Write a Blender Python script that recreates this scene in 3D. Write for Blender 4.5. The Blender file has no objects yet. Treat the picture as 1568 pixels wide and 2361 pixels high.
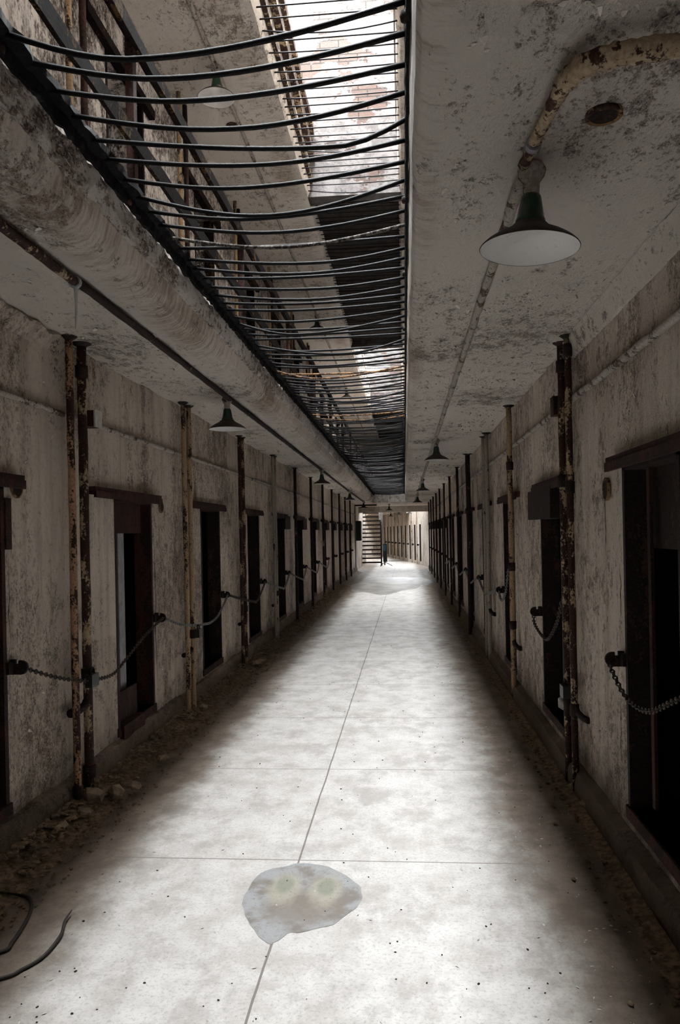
import bpy, math, random
from mathutils import Vector, Matrix, noise
random.seed(7)
sc = bpy.context.scene
COL = sc.collection
PI = math.pi
XL, XR, ZC, ZT, ZU = -2.0, 1.06, 2.77, 3.05, 5.55      # walls, ceiling, gallery deck, upper ceiling
YB = -6.0                                                # behind the camera
# ------------------------------------------------------------------ helpers
class MB:
    def __init__(s): s.v=[]; s.f=[]; s.sm=[]
    def quad(s, pts, smooth=False):
        b=len(s.v); s.v+= [tuple(p) for p in pts]; s.f.append(tuple(range(b,b+len(pts)))); s.sm.append(smooth)
    def box(s, x0,x1,y0,y1,z0,z1):
        b=len(s.v)
        s.v+=[(x0,y0,z0),(x1,y0,z0),(x1,y1,z0),(x0,y1,z0),(x0,y0,z1),(x1,y0,z1),(x1,y1,z1),(x0,y1,z1)]
        for q in ((0,3,2,1),(4,5,6,7),(0,1,5,4),(1,2,6,5),(2,3,7,6),(3,0,4,7)):
            s.f.append(tuple(b+i for i in q)); s.sm.append(False)
    def obox(s, c, ax, ay, az):                       # oriented box: centre and three half vectors
        b=len(s.v); c=Vector(c); ax,ay,az=Vector(ax),Vector(ay),Vector(az)
        for (i,j,k) in ((-1,-1,-1),(1,-1,-1),(1,1,-1),(-1,1,-1),(-1,-1,1),(1,-1,1),(1,1,1),(-1,1,1)):
            s.v.append(tuple(c+ax*i+ay*j+az*k))
        for q in ((0,3,2,1),(4,5,6,7),(0,1,5,4),(1,2,6,5),(2,3,7,6),(3,0,4,7)):
            s.f.append(tuple(b+i for i in q)); s.sm.append(False)
    def tube(s, pts, r, n=8, jit=0.0, closed=False):
        pts=[Vector(p) for p in pts]; m=len(pts); b=len(s.v)
        rs = r if isinstance(r,(list,tuple)) else [r]*m
        prev=None
        for i,p in enumerate(pts):
            if closed: t=(pts[(i+1)%m]-pts[i-1]).normalized()
            else: t=(pts[min(i+1,m-1)]-pts[max(i-1,0)]).normalized()
            if prev is None:
                a=Vector((0,0,1)) if abs(t.z)<.9 else Vector((1,0,0))
                u=t.cross(a).normalized()
            else:
                u=(prev-t*prev.dot(t)).normalized()
            prev=u; w=t.cross(u)
            for k in range(n):
                a=2*PI*k/n; rr=rs[i]*(1+random.uniform(-jit,jit))
                s.v.append(tuple(p+(u*math.cos(a)+w*math.sin(a))*rr))
        for i in range(m if closed else m-1):
            for k in range(n):
                a=b+i*n+k; a2=b+i*n+(k+1)%n; c=b+((i+1)%m)*n+k; c2=b+((i+1)%m)*n+(k+1)%n
                s.f.append((a,a2,c2,c)); s.sm.append(True)
        if not closed:
            s.f.append(tuple(b+k for k in reversed(range(n)))); s.sm.append(False)
            s.f.append(tuple(b+(m-1)*n+k for k in range(n))); s.sm.append(False)
    def lathe(s, prof, c=(0,0,0), n=40, tilt=None):
        b=len(s.v); c=Vector(c)
        for (r,z) in prof:
            for k in range(n):
                a=2*PI*k/n; p=Vector((r*math.cos(a), r*math.sin(a), z))
                if tilt: p=tilt@p
                s.v.append(tuple(c+p))
        for i in range(len(prof)-1):
            for k in range(n):
                s.f.append((b+i*n+k,b+i*n+(k+1)%n,b+(i+1)*n+(k+1)%n,b+(i+1)*n+k)); s.sm.append(True)
    def extrude_y(s, prof, ys, jit=0.0, smooth=False, closed=True, fq=1.0):   # profile (x,z) swept along y
        b=len(s.v); n=len(prof)
        for y in ys:
            for (x,z) in prof:
                j=Vector((0,0,0))
                if jit: j=noise.noise_vector(Vector((x*5,y*4,z*5))*fq)*jit
                s.v.append((x+j.x,y,z+j.z))
        for i in range(len(ys)-1):
            for k in range(n if closed else n-1):
                k2=(k+1)%n
                s.f.append((b+i*n+k,b+(i+1)*n+k,b+(i+1)*n+k2,b+i*n+k2)); s.sm.append(smooth)
        if closed:
            s.f.append(tuple(b+k for k in range(n))); s.sm.append(False)
            s.f.append(tuple(b+(len(ys)-1)*n+k for k in reversed(range(n)))); s.sm.append(False)
    def mesh(s, name, mat):
        me=bpy.data.meshes.new(name); me.from_pydata(s.v,[],s.f)
        me.polygons.foreach_set('use_smooth', s.sm); me.update()
        if mat: me.materials.append(mat)
        return me
    def build(s, name, mat, parent=None, loc=None):
        o=bpy.data.objects.new(name, s.mesh(name,mat)); COL.objects.link(o)
        if parent: o.parent=parent
        if loc: o.location=loc
        return o
def empty(name, loc=(0,0,0)):
    o=bpy.data.objects.new(name,None); COL.objects.link(o); o.location=loc; o.empty_display_size=.1; return o
def tag(o, label=None, cat=None, group=None, kind=None):
    if label: o['label']=label
    if cat: o['category']=cat
    if group: o['group']=group
    if kind: o['kind']=kind
    return o
def struct(o, label=None): return tag(o,label,None,None,'structure')
def frange(a,b,st):
    out=[]; x=a
    while x<b-1e-6: out.append(x); x+=st
    out.append(b); return out
def copy_tree(o, parent=None):
    c=o.copy(); COL.objects.link(c)
    if parent: c.parent=parent
    for ch in list(o.children): copy_tree(ch,c)
    return c
ORD=['first','second','third','fourth','fifth','sixth','seventh','eighth','ninth','tenth','eleventh','twelfth','thirteenth']
# ------------------------------------------------------------------ materials
class NT:
    def __init__(s,name):
        s.m=bpy.data.materials.new(name); s.m.use_nodes=True; s.t=s.m.node_tree; s.n=s.t.nodes
        s.b=s.n['Principled BSDF']; s.geo=s.n.new('ShaderNodeNewGeometry')
    def link(s,a,b): s.t.links.new(a,b)
    def pos(s,scale=(1,1,1),obj=False):
        mp=s.n.new('ShaderNodeMapping'); mp.inputs['Scale'].default_value=scale
        if obj:
            tc=s.n.new('ShaderNodeTexCoord'); s.link(tc.outputs['Object'],mp.inputs[0])
        else: s.link(s.geo.outputs['Position'],mp.inputs[0])
        return mp.outputs[0]
    def noise(s,vec,scale,detail=6,rough=.6,dist=0.0):
        n=s.n.new('ShaderNodeTexNoise'); n.inputs['Scale'].default_value=scale; n.inputs['Detail'].default_value=detail
        n.inputs['Roughness'].default_value=rough; n.inputs['Distortion'].default_value=dist
        s.link(vec,n.inputs['Vector']); return n.outputs['Fac']
    def voro(s,vec,scale,feature='F1',out='Distance',rnd=1.0):
        n=s.n.new('ShaderNodeTexVoronoi'); n.feature=feature; n.inputs['Scale'].default_value=scale
        n.inputs['Randomness'].default_value=rnd
        s.link(vec,n.inputs['Vector']); return n.outputs[out]
    def ramp(s,fac,a,b,lo=0.0,hi=1.0):
        n=s.n.new('ShaderNodeMapRange'); n.clamp=True; n.interpolation_type='SMOOTHSTEP'
        for i,v in zip((1,2,3,4),(a,b,lo,hi)): n.inputs[i].default_value=v
        s.link(fac,n.inputs[0]); return n.outputs[0]
    def math(s,op,a,b=None,clamp=False):
        n=s.n.new('ShaderNodeMath'); n.operation=op; n.use_clamp=clamp
        for i,v in enumerate((a,b)):
            if v is None: continue
            if isinstance(v,(int,float)): n.inputs[i].default_value=v
            else: s.link(v,n.inputs[i])
        return n.outputs[0]
    def mix(s,fac,a,b):
        n=s.n.new('ShaderNodeMix'); n.data_type='RGBA'
        if isinstance(fac,(int,float)): n.inputs[0].default_value=fac
        else: s.link(fac,n.inputs[0])
        for i,v in ((6,a),(7,b)):
            if isinstance(v,tuple): n.inputs[i].default_value=(*v,1)
            else: s.link(v,n.inputs[i])
        return n.outputs[2]
    def sep(s,vec):
        n=s.n.new('ShaderNodeSeparateXYZ'); s.link(vec,n.inputs[0]); return n.outputs
    def bump(s,h,strength=.5,dist=.01,prev=None):
        n=s.n.new('ShaderNodeBump'); n.inputs['Strength'].default_value=strength; n.inputs['Distance'].default_value=dist
        s.link(h,n.inputs['Height'])
        if prev: s.link(prev,n.inputs['Normal'])
        return n.outputs[0]
    def done(s,col,rough=.85,bump=None,metal=0.0,spec=.3):
        if isinstance(col,tuple): s.b.inputs['Base Color'].default_value=(*col,1)
        else: s.link(col,s.b.inputs['Base Color'])
        if isinstance(rough,(int,float)): s.b.inputs['Roughness'].default_value=rough
        else: s.link(rough,s.b.inputs['Roughness'])
        s.b.inputs['Metallic'].default_value=metal
        s.b.inputs['Specular IOR Level'].default_value=spec
        if bump: s.link(bump,s.b.inputs['Normal'])
        return s.m
def plaster(name, paint, tint, bare, scale=(1,1,1), cover=.52, streak=True, fine=1.0, ms=8.0, mott=.5, damp=False, leak=False, zmin=.22):
    t=NT(name); v=t.pos(); vs=t.pos(scale)
    big=t.noise(v,.9,3,.5); mid=t.noise(vs,ms,9,.72); fin=t.noise(vs,48*fine,6,.78); m2=t.noise(vs,20*fine,6,.7)
    col=t.mix(t.ramp(big,.38,.62),paint,tint)
    if streak:
        st=t.noise(t.pos((5,5,.45)),2.2,6,.6)
        col=t.mix(t.math('MULTIPLY',t.ramp(st,.42,.72),.4),col,bare)
    zone=t.ramp(t.math('ADD',t.noise(t.pos((1.7,1.7,.42) if streak else (1.1,.9,1)),1.3,5,.6),t.math('MULTIPLY',t.math('SUBTRACT',m2,.5),.25)),.45,.53,zmin,1.0)
    mo=t.ramp(t.math('ADD',t.math('MULTIPLY',m2,.5),t.math('MULTIPLY',fin,.5)),.46,.60)
    col=t.mix(t.math('MULTIPLY',t.math('MULTIPLY',mo,mott),zone),col,bare)
    g=t.math('ADD',mid,t.math('MULTIPLY',t.math('SUBTRACT',big,.5),.55))
    g=t.math('ADD',g,t.math('MULTIPLY',t.math('SUBTRACT',fin,.5),.7))
    g=t.math('ADD',g,t.math('MULTIPLY',t.math('SUBTRACT',zone,.6),.09))
    peel=t.ramp(g,cover,cover+.03)
    col=t.mix(t.math('MULTIPLY',peel,.75),col,bare)
    dark=t.ramp(t.math('ADD',g,t.math('MULTIPLY',t.math('SUBTRACT',t.noise(vs,110*fine,3,.6),.5),.8)),cover+.10,cover+.15)
    col=t.mix(t.math('MULTIPLY',dark,.85),col,(bare[0]*.22,bare[1]*.2,bare[2]*.2))
    fl=t.math('MULTIPLY',t.ramp(g,cover-.06,cover),t.ramp(t.noise(vs,95*fine,2,.5),.56,.62))
    col=t.mix(t.math('MULTIPLY',fl,.7),col,(min(paint[0]*1.2,.86),min(paint[1]*1.2,.84),min(paint[2]*1.2,.82)))
    if damp:       # rising damp and splashed earth along the foot of the wall
        zz=t.math('ADD',t.sep(v)[2],t.math('MULTIPLY',t.math('SUBTRACT',t.noise(v,3.5,7,.65),.5),.7))
        col=t.mix(t.ramp(zz,.05,.42,.8,0),col,(.17,.125,.09))
    if leak:       # brown leak stains along the rounded edges of the well
        x=t.sep(v)[0]; ln=t.math('ADD',t.math('MULTIPLY',t.noise(t.pos((2.5,11,2.5)),2.6,8,.75,.12),.62),t.math('MULTIPLY',t.noise(v,.8,3,.5),.38))
        a=t.ramp(t.math('ABSOLUTE',t.math('ADD',x,1.24)),.05,.17,1,0); b=t.ramp(t.math('ABSOLUTE',t.math('SUBTRACT',x,.08)),.02,.09,.8,0)
        col=t.mix(t.math('MULTIPLY',t.math('MAXIMUM',a,b),t.ramp(ln,.46,.62,0,.65)),col,(.36,.235,.14))
    h=t.math('SUBTRACT',t.math('MULTIPLY',fin,.8),t.math('MULTIPLY',peel,.5))
    h=t.math('ADD',h,t.math('MULTIPLY',fl,.8))
    return t.done(col,.9,t.bump(h,1.0,.022),0,.2)
M={}
M['wall']=plaster('peeling_wall_plaster',(.95,.845,.735),(.85,.735,.63),(.35,.255,.185),(1,1,.85),.56,True,1.25,9,.85,True)
M['ceil']=plaster('peeling_ceiling_plaster',(.95,.875,.80),(.91,.83,.755),(.36,.27,.205),(1.3,.8,1),.605,False,1.0,11,.12,False,True)
M['curb']=plaster('dirty_concrete_curb',(.42,.35,.28),(.30,.24,.19),(.12,.09,.07),(1,1,1),.56,False,1.0,9,.6,True)
M['fascia']=plaster('rough_whitewashed_edge',(.86,.83,.80),(.66,.60,.55),(.26,.19,.15),(1,.6,1),.53,False,.8,12,.7,False,False,.5)
M['upwall']=plaster('upper_wall_plaster',(.88,.82,.775),(.78,.71,.65),(.17,.125,.10),(1,1,.6),.51,True,.6,9,1.0,False,False,.7)
def brickwall():
    t=NT('peeling_brick'); v=t.pos(); s=t.sep(v)
    cb=t.n.new('ShaderNodeCombineXYZ'); t.link(s[0],cb.inputs[0]); t.link(s[2],cb.inputs[1])
    b=t.n.new('ShaderNodeTexBrick'); b.inputs['Scale'].default_value=1; b.inputs['Brick Width'].default_value=.22
    b.inputs['Row Height'].default_value=.086; b.inputs['Mortar Size'].default_value=.007
    b.inputs['Color1'].default_value=(.085,.056,.047,1); b.inputs['Color2'].default_value=(.065,.046,.04,1); b.inputs['Mortar'].default_value=(.025,.022,.019,1)
    t.link(cb.outputs[0],b.inputs['Vector'])
    m=t.ramp(t.math('ADD',t.noise(t.pos((1,1,1.5)),1.5,8,.65),t.math('MULTIPLY',t.noise(v,14,4,.6),.1)),.53,.57)
    moss=t.ramp(t.noise(t.pos((1.2,1,4)),1.9,8,.7),.60,.68)
    c=t.mix(m,b.outputs['Color'],t.mix(t.ramp(t.noise(v,7,6,.7),.4,.65),(.150,.138,.134),(.085,.077,.075)))
    c=t.mix(t.math('MULTIPLY',moss,.6),c,(.05,.06,.03))
    return t.done(c,.9,t.bump(t.math('ADD',m,t.noise(v,40,4,.7)),.5,.02))
M['brick']=brickwall()
def floor_mat():
    t=NT('worn_concrete'); v=t.pos(); s=t.sep(v); x,y=s[0],s[1]
    n1=t.noise(v,1.3,6,.6); n2=t.noise(t.pos((1,.8,1)),5,12,.74); n5=t.noise(t.pos((1,.7,1)),2.1,9,.75); n3=t.noise(v,70,4,.7); n4=t.noise(v,170,2,.5)
    col=t.mix(t.ramp(n2,.35,.64),(.555,.537,.512),(.41,.382,.35))
    col=t.mix(t.math('MULTIPLY',t.ramp(n1,.42,.68),.4),col,(.565,.55,.53))
    col=t.mix(t.math('MULTIPLY',t.ramp(t.math('ADD',t.math('MULTIPLY',n5,.6),t.math('MULTIPLY',n2,.4)),.49,.60),.55),col,(.33,.305,.285))
    col=t.mix(t.math('MULTIPLY',t.ramp(n3,.50,.66),.5),col,(.26,.24,.225))
    col=t.mix(t.ramp(n4,.70,.74),col,(.12,.105,.095))
    # trodden-in earth along both walls, also painting shade where the well light ends
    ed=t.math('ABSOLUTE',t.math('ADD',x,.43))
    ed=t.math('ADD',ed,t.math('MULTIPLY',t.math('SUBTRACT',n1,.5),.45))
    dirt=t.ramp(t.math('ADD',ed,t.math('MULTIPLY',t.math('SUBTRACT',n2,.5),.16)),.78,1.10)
    dirt_shade_col=t.mix(t.ramp(n2,.4,.6),(.17,.125,.088),(.115,.083,.058))
    col=t.mix(t.math('MULTIPLY',dirt,.9),col,dirt_shade_col)
    # scored joints
    def line(u,c,w): return t.ramp(t.math('ABSOLUTE',t.math('SUBTRACT',u,c)),w,w*1.6,1,0)
    xw=t.math('ADD',x,t.math('MULTIPLY',t.math('SUBTRACT',t.noise(v,3,2,.5),.5),.012))
    xw=t.math('SUBTRACT',xw,t.math('MULTIPLY',y,.0032))
    j=line(xw,-.5595,.0035)
    ym=t.math('ABSOLUTE',t.math('SUBTRACT',t.math('FRACT',t.math('DIVIDE',t.math('ADD',y,t.math('SUBTRACT',10*1.43+.715,3.69)),1.43)),.5))
    j2=t.ramp(ym,.0022,.0040,1,0)
    j2=t.math('MULTIPLY',j2,.8)
    jj=t.math('MAXIMUM',t.math('MULTIPLY',j,.9),j2)
    jj=t.math('MULTIPLY',jj,t.math('SUBTRACT',1.0,t.math('MULTIPLY',dirt,.8)))
    col=t.mix(jj,col,(.15,.125,.11))
    h=t.math('SUBTRACT',t.math('ADD',t.math('MULTIPLY',n3,.3),t.math('MULTIPLY',n2,.2)),jj)
    h=t.math('ADD',h,t.math('MULTIPLY',dirt,t.math('MULTIPLY',n3,1.5)))
    rough=t.ramp(n2,.3,.7,.58,.8)
    return t.done(col,rough,t.bump(h,.35,.01),0,.35)
M['floor']=floor_mat()
def rust(name, paint, rustc, amt, scale=9, rough=.75, spec=.3):       # amt: share of paint left
    t=NT(name); v=t.pos((1,1,.45)); n=t.noise(v,scale,8,.7); f=t.noise(t.pos(),70,4,.7)
    g=t.math('ADD',n,t.math('MULTIPLY',t.math('SUBTRACT',f,.5),.35))
    r2=t.mix(t.ramp(f,.4,.62),rustc,(rustc[0]*.35,rustc[1]*.3,rustc[2]*.3))
    m=t.ramp(g,amt-.015,amt+.015)
    c=t.mix(m,t.mix(t.ramp(f,.4,.6),paint,(paint[0]*.72,paint[1]*.68,paint[2]*.62)),r2)
    return t.done(c,rough,t.bump(t.math('SUBTRACT',t.math('MULTIPLY',f,.5),m),.6,.006),0,spec)
DK=(.045,.018,.012)
M['pipe_pink']=rust('salmon_paint_over_rust',(.44,.26,.17),DK,.50)
M['pipe_cream']=rust('cream_paint_over_rust',(.42,.30,.19),DK,.56)
M['pipe_mix']=rust('cream_flakes_on_rust',(.43,.33,.22),DK,.44,12)
M['pipe_crust']=rust('crusted_cream_pipe',(.46,.36,.25),(.075,.03,.016),.53,12)
M['pipe_grey']=rust('grey_painted_pipe',(.36,.32,.28),(.07,.04,.03),.60)
M['pipe_dark']=rust('dark_rusted_pipe',(.30,.22,.15),(.028,.014,.011),.36)
M['pipe_wall']=rust('whitewashed_conduit',(.46,.42,.385),(.12,.075,.05),.57)
M['iron']=rust('black_rusted_iron',(.06,.03,.02),(.022,.012,.010),.42)
M['redrust']=rust('red_rusted_steel',(.060,.020,.014),(.028,.011,.008),.5)
M['rail']=rust('rusted_rail',(.085,.05,.022),(.012,.008,.007),.40,6,.8,.06)
M['angle']=rust('tarred_angle_iron',(.020,.018,.020),(.008,.007,.008),.42,20,.7,.12)
M['bar']=rust('dark_steel_bar',(.022,.013,.010),(.010,.008,.009),.34,7,.6,.22)
M['barrust']=rust('flaking_orange_bar',(.30,.17,.08),(.07,.04,.028),.5,14)
M['barpale']=rust('pale_crusted_bar',(.20,.18,.16),(.04,.03,.028),.5,40)
def flat(name,c,rough=.6,var=.25,sc=20,spec=.4,metal=0.0):
    t=NT(name); n=t.noise(t.pos(),sc,5,.65)
    return t.done(t.mix(t.ramp(n,.35,.65),c,tuple(k*(1-var) for k in c)),rough,t.bump(n,.15,.004),metal,spec)
M['green']=flat('green_enamel',(.010,.052,.032),.25,.4,14,.6)
M['brown_enamel']=flat('dusty_brown_enamel',(.060,.045,.036),.6,.5,25)
def white_enamel():
    t=NT('white_enamel'); n=t.noise(t.pos(),45,5,.7)
    return t.done(t.mix(t.ramp(n,.6,.72),(.70,.68,.67),(.5,.44,.36)),.4,None,0,.4)
M['white']=white_enamel()
M['void']=flat('cell_shade_black',(.006,.005,.005),.95,.5,3,.05)  # near-black colour paints in the cells' darkness, also used for cracks
M['roof']=flat('dark_roof_board',(.055,.046,.042),.9,.45,9,.1)
M['outer']=flat('outer_masonry',(.12,.11,.10),.95,.3,2,.1)
M['stone']=flat('dusty_stone',(.38,.31,.235),.95,.5,16,.1)
M['gravel']=flat('earthy_gravel',(.27,.205,.145),.95,.6,30,.1)
M['chip']=flat('white_paint_chip',(.60,.57,.54),.8,.25,30,.2)
M['flake']=flat('curled_paint_flake',(.80,.73,.66),.85,.4,12,.2)
M['chain']=flat('rusty_chain',(.085,.065,.052),.5,.6,60,.5,.6)
M['chain_zinc']=flat('galvanised_chain',(.30,.30,.30),.4,.5,60,.5,.8)
M['box_dark']=flat('dark_padlock_metal',(.030,.033,.034),.45,.5,30,.5,.3)
M['pale']=flat('pale_painted_edge',(.36,.36,.38),.7,.3,14)
M['lime']=flat('limestone_drip',(.62,.60,.55),.6,.2,30)
M['wire']=flat('black_rubber_cable',(.035,.027,.022),.6,.4,10)
M['blue']=flat('blue_board',(.03,.14,.26),.6,.3,10)
M['wood']=flat('weathered_timber',(.30,.24,.18),.85,.4,12)
M['canvas']=flat('dark_teal_metal',(.018,.026,.027),.7,.4,8)
M['limewash']=plaster('bright_limewash',(.62,.58,.53),(.55,.49,.43),(.25,.2,.16),(1,1,.7),.60)
def stain_mat():
    t=NT('damp_stain'); v=t.pos(obj=True); s=t.sep(v)
    def blob(cx,cy,rx,ry,a,b):
        dx=t.math('DIVIDE',t.math('SUBTRACT',s[0],cx),rx); dy=t.math('DIVIDE',t.math('SUBTRACT',s[1],cy),ry)
        d=t.math('ADD',t.math('MULTIPLY',dx,dx),t.math('MULTIPLY',dy,dy))
        d=t.math('ADD',d,t.math('MULTIPLY',t.math('SUBTRACT',t.noise(v,16,5,.6),.5),1.2)); return t.ramp(d,a,b,1,0)
    n=t.noise(v,60,5,.7)
    c=t.mix(t.ramp(t.noise(v,7,5,.6),.4,.62),(.30,.30,.30),(.19,.17,.15))
    c=t.mix(t.math('MULTIPLY',blob(.03,-.10,.20,.20,.2,1.1),.8),c,(.20,.172,.145))
    for (cx,cy) in ((-.075,.06),(.115,.05)):
        c=t.mix(blob(cx,cy,.085,.17,.0,1.3),c,(.33,.305,.25))
        c=t.mix(t.math('MULTIPLY',blob(cx,cy+.03,.045,.09,.3,1.3),.85),c,(.215,.225,.175))
    c=t.mix(t.math('MULTIPLY',t.ramp(n,.55,.66),.5),c,(.14,.12,.10))
    return t.done(c,.65,t.bump(n,.2,.004),0,.12)
M['stain']=stain_mat()
def wet_mat():
    t=NT('wet_concrete'); n=t.noise(t.pos((1,.6,1)),2.2,6,.6)
    return t.done(t.mix(t.ramp(n,.4,.6),(.12,.112,.10),(.22,.205,.185)),.5,None,0,.35)
M['wet']=wet_mat()
# ------------------------------------------------------------------ the shell
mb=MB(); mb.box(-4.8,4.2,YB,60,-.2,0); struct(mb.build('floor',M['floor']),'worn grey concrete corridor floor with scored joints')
LY0=[5.10+2.225*k for k in range(-2,11)]       # near edges of the left doorways (the third of them is the first one seen whole)
RY0=[3.02+2.235*k for k in range(-1,13)]
DW=.765
Y_END=31.0
def wall_mesh(x0,x1,doors,z0,z1,dz0,dz1,ya,yb):
    m=MB(); y=ya
    for d in doors:
        if d+DW>yb: break
        m.box(x0,x1,y,d,z0,z1)
        m.box(x0,x1,d,d+DW,z0,dz0); m.box(x0,x1,d,d+DW,dz1,z1)
        y=d+DW
    m.box(x0,x1,y,yb,z0,z1); return m
TH=.42
struct(wall_mesh(XL-TH,XL,LY0,0,ZC+.1,.28,1.885,YB,Y_END).build('wall_left',M['wall']),'peeling plaster left wall of the lower corridor')
struct(wall_mesh(XR,XR+TH,RY0,0,ZC+.1,.25,1.905,YB,33.2).build('wall_right',M['wall']),'peeling plaster right wall of the lower corridor')
struct(wall_mesh(XL-TH,XL,LY0,ZT-.28,ZU+.1,ZT+.2,ZT+1.95,YB,Y_END).build('wall_left.001',M['upwall']),'peeling wall of the upper gallery on the left')
struct(wall_mesh(XR,XR+TH,RY0,ZT-.28,ZU+.1,ZT+.2,ZT+1.95,YB,33.2).build('wall_right.001',M['upwall']),'peeling wall of the upper gallery on the right')
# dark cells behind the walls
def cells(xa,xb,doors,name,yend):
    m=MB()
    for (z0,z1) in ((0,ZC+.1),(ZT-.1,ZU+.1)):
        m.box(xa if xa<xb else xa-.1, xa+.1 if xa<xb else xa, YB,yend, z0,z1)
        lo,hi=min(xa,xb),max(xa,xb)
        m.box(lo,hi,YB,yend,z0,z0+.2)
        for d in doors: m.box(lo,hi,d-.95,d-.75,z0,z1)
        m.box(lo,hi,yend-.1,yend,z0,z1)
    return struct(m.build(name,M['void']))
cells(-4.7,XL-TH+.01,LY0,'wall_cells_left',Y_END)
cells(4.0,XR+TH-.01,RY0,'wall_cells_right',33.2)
mb=MB(); mb.box(-4.8,4.2,YB-.2,YB,-.2,8.6); struct(mb.build('wall_back',M['outer']))
mb=MB(); mb.box(-5.0,-4.7,YB,62,-.2,ZU+.5); struct(mb.build('wall_outer_left',M['outer']))
mb=MB(); mb.box(4.0,4.3,YB,62,-.2,ZU+.5); struct(mb.build('wall_outer_right',M['outer']))
# lower ceiling = the two gallery decks with their rounded edges
YW=29.2
ys=frange(YB,YW,.12)
pl=[(-4.7,ZC),(-1.32,ZC),(-1.27,ZC+.004),(-1.23,ZC+.022),(-1.203,ZC+.06),(-1.19,ZC+.11),(-1.184,ZC+.135),(-1.178,ZC+.145),(-1.172,ZC+.20),(-1.166,ZT-.03),(-1.17,ZT),(-4.7,ZT)]
mb=MB(); mb.extrude_y(pl,ys,.016); struct(mb.build('ceiling',M['ceil']),'peeling underside of the left gallery with rounded edge')
pr=[(.045,ZT),(.046,ZC+.10),(.052,ZC+.05),(.065,ZC+.02),(.09,ZC+.004),(.13,ZC),(4.0,ZC),(4.0,ZT)]
mb=MB(); mb.extrude_y(pr,ys,.008); struct(mb.build('ceiling.001',M['ceil']),'peeling underside of the right gallery')
mb=MB(); mb.box(-4.7,4.0,YW,34.4,ZC,ZT); struct(mb.build('ceiling.002',M['ceil']))
mb=MB(); mb.box(-2.3,1.5,34.4,34.75,2.50,ZT+.1); struct(mb.build('trim_1',M['limewash']),'pale plaster beam across the end of the cell block')
mb=MB(); mb.box(-1.2,.06,YW-.06,YW,ZC-.03,ZT+.05); struct(mb.build('trim_2',M['limewash']),'pale end curb of the ceiling well')
mb=MB(); mb.extrude_y([(-1.20,ZC+.135),(-1.170,ZC+.128),(-1.158,ZC+.15),(-1.150,ZC+.20),(-1.149,ZT-.045),(-1.18,ZT-.04)],frange(YB,YW-.1,.035),.014,False,True,4); struct(mb.build('trim_30',M['fascia']),'rough whitewashed fascia along the left edge of the ceiling well')
# haunches
mb=MB(); mb.extrude_y([(XR-.015,ZC-.12),(XR-.055,ZC-.005),(XR+.05,ZC+.02),(XR+.05,ZC-.14)],frange(.5,5.12,.06),.008,False,True,3); struct(mb.build('trim_3',M['ceil']),'sloping plaster haunch between right wall and ceiling')
mb=MB(); mb.extrude_y([(XL+.012,ZC-.10),(XL+.07,ZC-.02),(XL+.03,ZC+.02),(XL-.05,ZC-.02)],frange(2.5,4.35,.04),.03,False,True,2.5); struct(mb.build('trim_4',M['wall']),'crumbling plaster lumps along the left wall top')
# skirting curbs
mb=MB(); mb.extrude_y([(XR-.075,0),(XR-.07,.10),(XR-.055,.125),(XR+.05,.16),(XR+.05,0)],frange(2.2,33,.15),.02); struct(mb.build('baseboard_right',M['curb']))
mb=MB(); mb.extrude_y([(XL+.055,0),(XL+.05,.16),(XL+.03,.20),(XL-.05,.22),(XL-.05,0)],frange(2.2,31,.15),.025); struct(mb.build('baseboard_left',M['curb']))
# upper ceiling with the skylight slots
XA,XB=-1.03,.01
SK=[(0.3,8.9),(16.4,25.0),(28.3,29.4)]  # first slot's start and second's end are set to dim the floor
mb=MB()
mb.extrude_y([(-4.9,ZU),(XA-.12,ZU),(XA-.03,ZU+.02),(XA,ZU+.09),(XA,6.4),(XA-.12,6.4),(XA-.2,ZU+.25),(-4.9,ZU+.25)],frange(YB,36,.25),.012)
struct(mb.build('ceiling.003',M['ceil']),'peeling upper ceiling over the left gallery')
mb=MB()
mb.extrude_y([(4.2,ZU),(XB+.12,ZU),(XB+.03,ZU+.02),(XB,ZU+.09),(XB,6.4),(XB+.12,6.4),(XB+.2,ZU+.25),(4.2,ZU+.25)],frange(YB,36,.25),.012)
struct(mb.build('ceiling.004',M['ceil']),'peeling upper ceiling over the right gallery')
ZR=8.1
def gables(name,y0,y1):
    m=MB()
    m.box(-1.75,.75,y1,y1+.25,ZU+.02,ZR+.2); m.box(-1.75,.75,y0-.25,y0,ZU+.02,ZR+.2)
    return struct(m.build(name,M['brick']),'brick end wall of the roof light with peeling plaster')
def sides(name,y0,y1):  # unseen box added over the slot, its roof gap placed to shape the light
    m=MB()
    m.box(-1.75,-1.55,y0,y1,6.3,ZR); m.box(.55,.75,y0,y1,6.3,ZR)
    m.box(-1.75,XA+.02,y0,y1,6.28,6.4); m.box(XB-.02,.75,y0,y1,6.28,6.4)
    m.box(-1.75,-1.4,y0,y1,ZR,ZR+.1); m.box(-.15,.75,y0,y1,ZR,ZR+.1)
    return struct(m.build(name,M['limewash']))
n=5
for i,(a,b) in enumerate(SK):
    gables('wall_roof_light.%03d'%i if i else 'wall_roof_light',a,b); sides('trim_%d'%n,a,b); n+=1
def roofpan(y0,y1,name):
    m=MB(); y=y0; k=0
    while y<y1-.01:
        e=min(y+.24,y1); z=ZU+.14+(.012 if k%2 else 0); m.box(XA-.1,XB+.1,y+.006,e-.006,z,z+.03); y+=.24; k+=1
    m.box(XA-.2,XB+.2,y0,y1,ZU+.2,ZU+.3)
    return struct(m.build(name,M['roof']),'dark boarding closing the skylight slot')
roofpan(8.98,16.4,'ceiling.005'); roofpan(25.2,28.1,'ceiling.006')
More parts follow.
